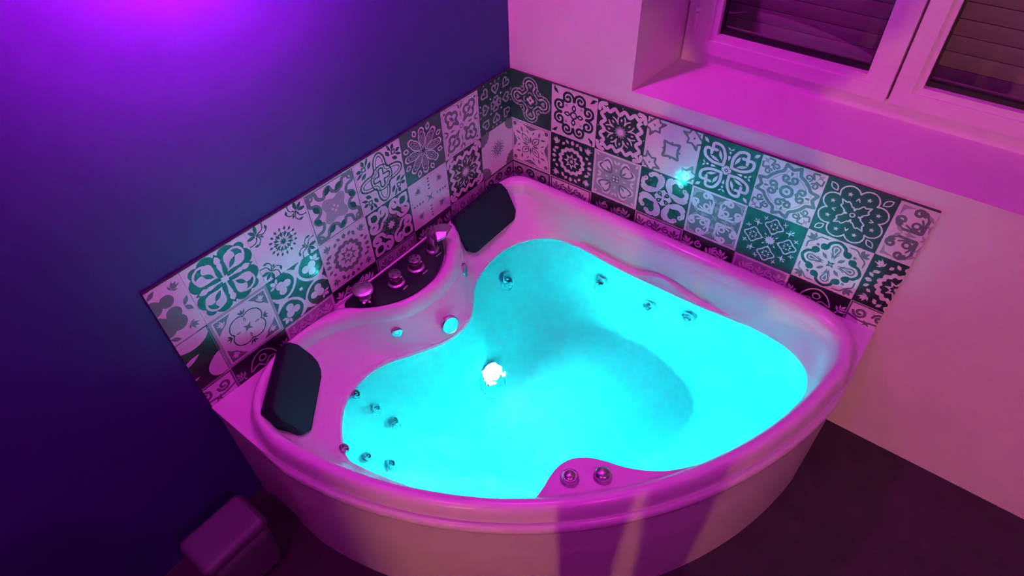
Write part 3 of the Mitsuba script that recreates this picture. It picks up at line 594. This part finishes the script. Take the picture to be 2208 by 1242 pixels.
def backsplash(tiles, origin, U, N, label):
    panel = thing('tile_backsplash', label, 'tile panel')
    U, N, Z = np.array(U, float), np.array(N, float), np.array([0, 0, 1.0])
    def at(u, v, w): return np.array(origin) + np.outer(u, U) + np.outer(v, Z) + np.outer(w, N)
    for r, row in enumerate(tiles):
        for c, d in enumerate(row):
            half_c, half_r = c == 7, r == 2
            # u runs along the wall away from the corner or towards it: see flip below
            w0, w1, h0, h1 = -1, 1, -1, 1
            if half_c: w0, w1 = (-1, 0) if U[0] > 0 else (0, 1)
            if half_r: h0 = 0
            v, f, col = tile_mesh(d, sbox(w0, h0, w1, h1))
            cu = (c + .5) * TS if U[0] > 0 else -(c + .5) * TS
            P = at(cu + v[:, 0], 1.0 - (r + .5) * TS + v[:, 1], v[:, 2] + .0020)
            add('tile', (P, f if np.dot(np.cross(U, Z), N) > 0 else f[:, ::-1]), 'tile_glaze', panel, color=col)
    s = 1 if U[0] > 0 else -1
    a, b = sorted((0.002 * s, 1.5 * s))
    m = trimesh.creation.box((b - a, .5, .0015)); m.apply_translation(((a + b) / 2, 0.75, .00075)); v = np.array(m.vertices)
    add('backing', (at(v[:, 0], v[:, 1], v[:, 2] + .0005), m.faces if np.dot(np.cross(U, Z), N) > 0 else m.faces[:, ::-1]), 'tile_edge', panel)
    m = trimesh.creation.box((b - a, .003, .0070)); m.apply_translation(((a + b) / 2, 1.0017, .0035)); v = np.array(m.vertices)
    add('edge_trim', (at(v[:, 0], v[:, 1], v[:, 2] + .0005), m.faces), 'tile_edge', panel, label='thin dark edge strip along the top')
backsplash(RIGHT_TILES, (0, 0, 0), (1, 0, 0), (0, -1, 0), 'patterned black and white tile panel below the window')
backsplash(LEFT_TILES, (0, 0, 0), (0, 1, 0), (1, 0, 0), 'patterned black and white tile panel on the navy wall behind the taps')

# ------------------------------------------------------------------ fittings of the tub
# black crescent control panel on the tap deck
PAN = crom([(.030, -.975), (.026, -.90), (.026, -.75), (.026, -.60), (.030, -.540), (.055, -.528), (.088, -.545), (.135, -.590), (.172, -.650), (.190, -.710), (.193, -.765), (.186, -.825), (.160, -.885), (.115, -.945), (.075, -.980), (.045, -.992)], 8)
PANZ = .5505
pan = trimesh.creation.extrude_polygon(Polygon(PAN).buffer(-.002).buffer(.002), .016, engine='earcut'); pan.apply_translation((0, 0, PANZ - .0145))
deck = add('control_panel', pan, 'black_glass', tub, smooth=40, label='glossy black crescent panel under the taps')
PT = PANZ + .0015
def stripe(x, y, a, L=.026):
    m = rbox((L, .005, .0016), .0007, 2); m.apply_transform(trimesh.transformations.rotation_matrix(a, [0, 0, 1])); m.apply_translation((x, y, PT + .0005)); return m
def knob_prof():
    return [(0, 0), (.031, 0), (.0325, .003), (.0320, .0075), (.028, .010), (.0235, .0115), (.0225, .016), (.0215, .026), (.0205, .030), (.0165, .032), (.0165, .035), (.0215, .037), (.0235, .041), (.0235, .046), (.021, .049), (.012, .0502), (0, .0505)]
for (x, y) in ((.106, -.806), (.108, -.708)):
    k = add('tap_knob', place(lathe(knob_prof(), 56), (x, y, PT)), 'chrome', tub, smooth=35, label='round chrome tap knob')
    # finger grooves on the cap and a small pointer
    add('cap_insert', join([place(lathe([(0, 0), (.0035, .0006), (.004, 0)], 12), (x + .013 * math.cos(a), y + .013 * math.sin(a), PT + .0500)) for a in np.radians([20, 110, 200, 290])] ), 'gasket_black', k)
    add('pointer', rbox((.006, .012, .004), .0018, 2).apply_translation((x + .024, y + .006, PT + .040)), 'chrome', k)
for (x, y, a) in ((.1475, -.803, 1.75), (.1490, -.704, 1.65), (.1235, -.606, 1.6)):
    add('marking', stripe(x, y, a), 'grey_print', tub, label='pale mark beside a tap')
# spout: flange, swan stem and a broad waterfall lip
sp = add('spout', place(lathe([(0, 0), (.027, 0), (.028, .003), (.026, .008), (.018, .011), (.016, .02), (.015, .03)], 48), (.088, -.600, PT)), 'chrome', tub, smooth=35, label='chrome waterfall spout')
stem = crom([(.088, -.600, PT + .02), (.084, -.597, PT + .045), (.085, -.588, PT + .066), (.094, -.575, PT + .076)], 8, False)
add('stem', tube(stem, np.linspace(.014, .019, len(stem)), 20), 'chrome', sp, smooth=50)
hull = []
for (x, y, z, r) in ((.078, -.588, PT + .066, .012), (.080, -.560, PT + .076, .011), (.130, -.607, PT + .071, .0045), (.139, -.575, PT + .074, .0045), (.124, -.525, PT + .079, .0045), (.100, -.535, PT + .082, .007), (.105, -.585, PT + .080, .009), (.130, -.56, PT + .080, .005)):
    hull.append(Manifold.sphere(r, 24).translate((x, y, z)))
head = to_tm(Manifold.batch_hull(hull).refine_to_length(.005)); head.merge_vertices(); trimesh.smoothing.filter_taubin(head, iterations=14)
add('waterfall_head', head, 'chrome', sp, smooth=True)
# hand shower lying in its holder: a broad domed disc on a short stem
hs = add('hand_shower', place(lathe([(0, 0), (.021, 0), (.022, .004), (.016, .008), (.013, .014), (.013, .024), (.018, .030), (.030, .037), (.0365, .043), (.0372, .047), (.035, .051), (.026, .0535), (.025, .0525), (.012, .0545), (0, .055)], 56),
                                 (.068, -.922, PT - .001), (.10, -.05, 1)), 'chrome', tub, smooth=30, label='broad round chrome hand shower head in its holder')
add('prong', join([tube([(.094, -.945, PT + .001), (.100, -.950, PT + .018)], .0045, 12), tube([(.108, -.932, PT + .001), (.112, -.936, PT + .018)], .0045, 12)]), 'chrome', hs, smooth=40)
# nozzles
def jet_prof(s=1.0, tall=.010):
    return [(0, .0), (.020 * s, .0), (.0215 * s, .002), (.0210 * s, tall * .55), (.0180 * s, tall), (.0140 * s, tall * 1.02), (.0115 * s, tall * .55), (.0105 * s, tall * .4), (0, tall * .4)]
def jet(p, n, s=1.0, tall=.010, label=None):
    p = np.array(p) - np.array(n) * .001
    j = add('jet', place(lathe(jet_prof(s, tall), 40), p, n), 'chrome', tub, smooth=35, label=label)
    eye = place(trimesh.creation.icosphere(2, .0085 * s), p + np.array(n) * tall * .45, n)
    add('nozzle', eye, 'chrome', j, smooth=True)
    add('opening', place(lathe([(0, .0005), (.0035 * s, 0), (.0036 * s, -.002), (0, -.002)], 16), p + np.array(n) * (tall * .45 + .0086 * s), n), 'dark_hole', j)
for p, n in (((.2237, -1.152, .3697), (.574, .175, .80)), ((.2931, -1.1354, .3153), (.60, .21, .77)), ((.3593, -1.1217, .2624), (.46, .21, .86)),
             ((.3612, -1.3208, .3912), (.257, .626, .736)), ((.4112, -1.2839, .3304), (.246, .66, .71)), ((.4635, -1.2408, .2625), (.43, .34, .836))):
    jet(p, n, .78, .010, 'small chrome back jet')
jet((.2521, -.3821, .2998), (.77, .138, .623), 1.5, .016, 'large chrome jet below the rear headrest')
for p, n in (((.5607, -.1475, .2781), (.0, -.94, .336)), ((.7811, -.1504, .2697), (0, -.924, .384)), ((.9351, -.1374, .3129), (.03, -.948, .316))):
    jet(p, n, 1.35, .014, 'chrome side jet under water')
# fittings on the dry wall of the tap deck
add('suction_cover', place(lathe([(0, .004), (.012, .0045), (.020, .004), (.026, .002), (.0275, 0), (.0275, -.004)], 40), (.1945, -.548, .470), (.80, .56, .22)), 'chrome', tub, smooth=40, label='flat round chrome cover on the deck wall')
dn = np.array((.93, -.25, .27)) / .999; dp = np.array((.2925, -.766, .436))
dk = add('drain_knob', place(lathe([(0, 0), (.021, 0), (.021, .010), (.024, .012), (.030, .014), (.0335, .018), (.0335, .030), (.031, .034), (.029, .0345), (.026, .0335), (0, .0335)], 56), dp - dn * .002, dn), 'chrome', tub, smooth=30, label='large round chrome overflow knob')
sn = np.array((.80, -.50, .22)) / .969
b = add('light_button', place(lathe([(0, .003), (.008, .0028), (.0095, .004), (.016, .0035), (.019, .0015), (.0195, -.012)], 40), np.array((.2075, -.9235, .472)) + sn * .008, sn), 'chrome', tub, smooth=35, label='small round chrome button on the deck wall')
# two air control knobs on the front tongue
for x, y, flat in ((1.0095, -1.047, True), (1.0765, -.987, False)):
    pr = [(0, 0), (.0245, 0), (.0265, .002), (.026, .006), (.0225, .010), (.0235, .014), (.0225, .021)]
    pr += [(.0195, .0245), (.0185, .0235), (.0165, .0235), (.013, .0275), (.006, .0295), (0, .030)] if flat else [(.019, .026), (.012, .0295), (.005, .0305), (0, .0308)]
    add('air_knob', place(lathe(pr, 56), (x, y, .5195), (-.03, .03, 1)), 'chrome', tub, smooth=40, label='ringed chrome air knob on the front ledge' if flat else 'domed chrome air knob on the front ledge')
# screw cap at the foot of the front panel
sa = math.radians(-46); sd = np.array((math.cos(sa), math.sin(sa), 0))
add('screw_cap', place(lathe([(0, .010), (.006, .009), (.010, .005), (.011, 0)], 24), np.array((CC[0], CC[1], .02)) + sd * 1.342, sd), 'pvc_white', tub, smooth=True)
# the underwater lamp: chrome rim and a bright lens
ln = np.array((.80, -.18, .57)); ln /= np.linalg.norm(ln); lp = np.array((.4700, -.741, .182))
lm = add('underwater_lamp', place(lathe([(.044, 0), (.052, -.008), (.0535, .001), (.051, .005), (.047, .0065), (.0455, .006)], 48), lp, ln), 'chrome', tub, smooth=35, label='round underwater lamp glowing white in the tap deck wall')
lens = place(lathe([(.045, .008), (.040, .0125), (.030, .0165), (.016, .0195), (0, .0205)], 40), lp, ln)
lens.fix_normals()
if np.sum(lens.vertex_normals @ ln) < 0: lens.invert()
add('lens', lens, 'lamp_black', lm, smooth=True)
scene[lm + '__lens']['emitter'] = {'type': 'area', 'radiance': rgb(*(CYAN * LED_L))}

# ------------------------------------------------------------------ water
def water_mesh():
    nr = 190; b = TW - BC; r = np.hypot(*b.T); u = b / r[:, None]
    q = np.linspace(1, 0, nr) ** .85
    P = BC + (r + .004)[None, :, None] * q[:, None, None] * u[None]
    P = P.reshape(-1, 2)
    a = meshkit.fbm(np.column_stack([P * 22, P[:, :1] * 0]), 3, 5) - .5
    fine = meshkit.fbm(np.column_stack([P * np.array([60, 75]), P[:, :1] * 0 + 3]), 2, 9) - .5
    calm = np.clip(np.hypot(P[:, 0] - .62, P[:, 1] + .62) / .5, 0, 1)
    edge = np.repeat(np.clip((1 - q) * 8, .15, 1), NT)
    z = WATER_Z + edge * (.0060 * a + .0030 * fine) * (1.25 - .75 * calm)
    v = np.column_stack([P, z]); i = np.arange(NT); j = (i + 1) % NT; f = []
    for k in range(nr - 1):
        A, B = k * NT, (k + 1) * NT
        f += [np.column_stack([A + i, A + j, B + j]), np.column_stack([A + i, B + j, B + i])]
    f = np.vstack(f)
    m = trimesh.Trimesh(v, f, process=False)
    if m.face_normals[:, 2].mean() < 0: m.invert()
    return m
add('bath_water', water_mesh(), 'water_mat', smooth=True, label='rippled cyan water filling the tub', cat='water', kind='stuff')

# ------------------------------------------------------------------ head rests
def pillow(name, A, B, h, th, lean, label, lip):
    """A to B: the two top corners of the front face; h down the slope; lean: outward normal."""
    A, B, n = np.array(A, float), np.array(B, float), np.array(lean, float)
    n /= np.linalg.norm(n); x = B - A; w = np.linalg.norm(x); x /= w; n -= x * (n @ x); n /= np.linalg.norm(n); d = np.cross(n, x); d = d if d[2] < 0 else -d
    c = (A + B) / 2
    r = .020
    ctrl = [(-w / 2 + .016, .004), (w / 2 - .016, .004), (w / 2 - .004, .035), (w / 2 - .006, h * .78), (w / 2 - .026, h - .014), (-w / 2 + .026, h - .014), (-w / 2 + .006, h * .78), (-w / 2 + .004, .035)]
    P = Polygon(ctrl).buffer(.016, quad_segs=6)
    pts = np.array(shapely.segmentize(P.exterior, .006).coords)[:-1]
    prof = [(-.004, -th), (0, -th * .9), (0, -.010), (-.0015, -.0055), (-.005, -.002), (-.011, 0)]
    cen = np.array(P.centroid.coords[0]); rings = []
    def off(k):
        g = P.buffer(k, quad_segs=6); e = np.array(g.exterior.coords)[:-1]
        # same number of points: resample by the angle about the centroid
        th_ = np.arctan2(pts[:, 1] - cen[1], pts[:, 0] - cen[0]); e = np.array(shapely.segmentize(g.exterior, .002).coords)[:-1]
        te = np.arctan2(e[:, 1] - cen[1], e[:, 0] - cen[0]); o = np.argsort(te); re = np.hypot(*(e - cen).T)[o]; te = te[o]
        rr = np.interp(th_, np.r_[te[-1] - 2 * PI, te, te[0] + 2 * PI], np.r_[re[-1], re, re[0]])
        return cen + rr[:, None] * np.column_stack([np.cos(th_), np.sin(th_)])
    for k, z in prof: rings.append(np.column_stack([off(k), np.full(len(pts), z)]))
    for t in (.6, .25): rings.append(np.column_stack([cen + (off(-.011) - cen) * t, np.full(len(pts), .003 * (1 - t))]))
    back = np.column_stack([cen + (off(-.004) - cen) * .5, np.full(len(pts), -th)])
    R = [back] + rings; n_ = len(pts); v = np.vstack(R + [[[cen[0], cen[1], .0025]], [[cen[0], cen[1], -th]]]); f = []
    i = np.arange(n_); j = (i + 1) % n_
    for k in range(len(R) - 1):
        a, b_ = k * n_, (k + 1) * n_
        f += [np.column_stack([a + i, a + j, b_ + j]), np.column_stack([a + i, b_ + j, b_ + i])]
    f += [np.column_stack([(len(R) - 1) * n_ + i, (len(R) - 1) * n_ + j, i * 0 + len(v) - 2]), np.column_stack([j, i, i * 0 + len(v) - 1])]
    f = np.vstack(f)
    Wd = c + v[:, :1] * x + v[:, 1:2] * d + v[:, 2:] * n
    m = trimesh.Trimesh(Wd, f, process=False); trimesh.repair.fix_normals(m)
    key = thing(name, label, 'pillow')
    add('cushion', m, 'black_foam', key, smooth=40)
    e = off(-.002); ln_ = np.column_stack([e, np.full(len(e), -.0035)])
    Wl = c + ln_[:, :1] * x + ln_[:, 1:2] * d + ln_[:, 2:] * n
    add('seam', tube(np.vstack([Wl, Wl[:2]]), .0012, 6, False), 'black_foam', key, smooth=True)
    return key
pillow('head_pillow', (.078, -.452, .587), (.074, -.162, .590), .155, .036, (.80, -.05, .42), 'black foam head pillow in the back corner by the spout', .02)
pillow('head_pillow', (.052, -1.215, .582), (.228, -1.414, .582), .150, .048, (.62, .56, .46), 'black foam head pillow at the left end of the tub', .02)

# ------------------------------------------------------------------ small box beside the tub
bk = thing('storage_box', 'small white rounded plastic box with a lid seam on the floor by the navy wall', 'box')
m = rbox((.150, .215, .055), .022, 6); add('lid', m.apply_translation((.222, -1.700, .2725)), 'box_plastic', bk, smooth=40)
m = rbox((.140, .205, .215), .028, 6)
v = np.array(m.vertices); s = 1 - .10 * (1 - (v[:, 2] + .1075) / .215); v[:, 0] *= s; v[:, 1] *= s; m.vertices = v
add('body', m.apply_translation((.226, -1.700, .135)), 'box_plastic', bk, smooth=40)
for a, b in ((-1, -1), (-1, 1), (1, -1), (1, 1)):
    add('foot', place(lathe([(0, 0), (.016, 0), (.017, .004), (.014, .030), (0, .030)], 24), (.222 + a * .05, -1.70 + b * .075, 0)), 'chrome', bk, smooth=35)

# ------------------------------------------------------------------ lamps
def area(mesh, key, col):
    scene[key]['emitter'] = {'type': 'area', 'radiance': rgb(*col)}
for (x, y), power in SPOTS:
    d = thing('ceiling_spot', 'round ceiling downlight shining magenta above the ' + ('tub' if y > -1 else 'room behind the photographer' if x < 1.5 else 'floor right of the tub') + ', out of view', 'lamp')
    add('rim', place(lathe([(.036, .012), (.050, .012), (.052, 0), (.046, -.004), (.036, -.002), (.036, .012)], 40), (x, y, RZ - .010)), 'pvc_white', d, smooth=35)
    bulb = lathe([(.0355, 0), (.03, -.004), (.015, -.007), (0, -.008)], 32); bulb.apply_translation((x, y, RZ - .004))
    if np.sum(bulb.vertex_normals[:, 2]) > 0: bulb.invert()
    k = add('bulb', bulb, 'lamp_black', d, smooth=True); area(None, k, MAGENTA * power)
w = thing('wall_lamp', 'small wall lamp shining magenta on the navy wall, above the view', 'lamp')
add('base', place(lathe([(0, 0), (.030, 0), (.030, .006), (.012, .010), (.010, .03), (0, .03)], 40), (0, -1.08, 1.745), (1, 0, 0)), 'chrome', w, smooth=35)
g = trimesh.creation.icosphere(3, .022); g.apply_translation((.058, -1.08, 1.745))
k = add('bulb', g, 'lamp_black', w, smooth=True); area(None, k, MAGENTA * SCONCE_L)
ws = thing('spotlight', 'small magenta spotlight turned towards the navy wall, above the view', 'lamp')
wd = np.array((-.995, 0, .10)); wp = np.array((.30, -1.08, 1.85))
add('housing', place(lathe([(.0, -.07), (.030, -.068), (.036, -.05), (.037, .008), (.032, .008), (.031, 0), (.031, -.003), (0, -.003)], 40), wp, wd), 'chrome', ws, smooth=35)
add('arm', tube([(0, -1.08, 1.95), (.12, -1.08, 2.0), (.26, -1.08, 1.97), (.345, -1.08, 1.885)], .006, 12), 'chrome', ws, smooth=40)
bulb = lathe([(.030, 0), (.02, .003), (0, .004)], 32); bulb = place(bulb, wp, wd)
if np.sum(bulb.vertex_normals @ wd) < 0: bulb.invert()
k = add('bulb', bulb, 'lamp_black', ws, smooth=True); area(None, k, WASH * WASH_L)
h = thing('floor_lamp', 'warm floor lamp far behind the photographer, out of view', 'lamp')
add('stand', place(lathe([(0, 0), (.15, 0), (.15, .015), (.02, .03), (.012, .05), (.012, 1.40), (.03, 1.43), (0, 1.43)], 32), (2.5, -5.6, 0)), 'chrome', h, smooth=35)
g = trimesh.creation.icosphere(3, .06); g.apply_translation((2.5, -5.6, 1.49))
k = add('bulb', g, 'lamp_black', h, smooth=True); area(None, k, WARM * WARM_L)

# the photographer, standing at the tub right below the camera: only the shadow is in the picture
def figure(bones, grow=0.0, edge=.02):
    parts = [Manifold.batch_hull([Manifold.sphere(r0 + grow, 20).translate(tuple(a)), Manifold.sphere(r1 + grow, 20).translate(tuple(b))]) for a, r0, b, r1 in bones]
    m = to_tm(Manifold.batch_boolean(parts, __import__('manifold3d').OpType.Add).refine_to_length(edge))
    m.merge_vertices(); trimesh.smoothing.filter_taubin(m, iterations=12); return m
hx, hy = 1.432, -1.84
def J(x, y, z): return (hx + x, hy + y, z)
legs, body = [], []
for s_ in (-1, 1):
    hip, knee, ankle, toe = J(.0885 * s_, 0, .90), J(.0885 * s_, .01, .48), J(.088 * s_, -.01, .09), J(.10 * s_, .15, .035)
    legs += [(hip, .073, knee, .054), (knee, .054, ankle, .047), (ankle, .045, J(.082 * s_, -.04, .045), .045), (ankle, .04, toe, .035)]
    sh, el, wr = J(.185 * s_, -.02, 1.42), J(.215 * s_, -.14, 1.64), J(.10 * s_, -.10, 1.89)
    body += [(sh, .055, el, .042), (el, .042, wr, .029), (wr, .028, J(.075 * s_, -.08, 1.97), .034)]
    for q in range(4):
        body.append((J((.075 + .018 * (q - 1.5)) * s_, -.08, 1.98), .010, J((.06 + .02 * (q - 1.5)) * s_, -.07, 2.04 - .006 * abs(q - 1.5)), .008))
    body.append((J(.055 * s_, -.075, 1.95), .011, J(.030 * s_, -.07, 2.0), .009))
body += legs + [(J(-.07, 0, .95), .105, J(.07, 0, .95), .105), (J(-.06, 0, 1.15), .10, J(.06, 0, 1.15), .10), (J(-.09, -.01, 1.34), .105, J(.09, -.01, 1.34), .105),
                (J(0, 0, .95), .11, J(0, -.01, 1.34), .11), (J(-.17, -.02, 1.42), .055, J(.17, -.02, 1.42), .055), (J(0, -.02, 1.44), .055, J(0, .0, 1.56), .05),
                (J(0, -.015, 1.655), .082, J(0, .005, 1.60), .066), (J(0, .085, 1.615), .012, J(0, .07, 1.65), .010)]
pp = thing('person', 'person in dark trousers and jumper standing at the tub below the camera, out of view', 'person')
add('body', figure(body), 'skin', pp, smooth=True)
add('trousers', figure([b for b in legs if b[1] > .047] + [(J(-.07, 0, .93), .105, J(.07, 0, .93), .105)], .010), 'jeans', pp, smooth=True)
jumper = [b for b in body if b not in legs and b[0][2] < 1.62 and b[1] >= .055 and not (b[1] == .055 and b[3] == .05)] + [((sx), .05, e, .043) for sx, e in ((J(-.215, -.14, 1.64), J(-.12, -.105, 1.84)), (J(.215, -.14, 1.64), J(.12, -.105, 1.84)))]
add('jumper', figure(jumper, .012), 'jeans', pp, smooth=True)
hair = trimesh.creation.icosphere(3, .092); hair.apply_translation(J(0, -.03, 1.67)); add('hair', hair, 'black_foam', pp, smooth=True)
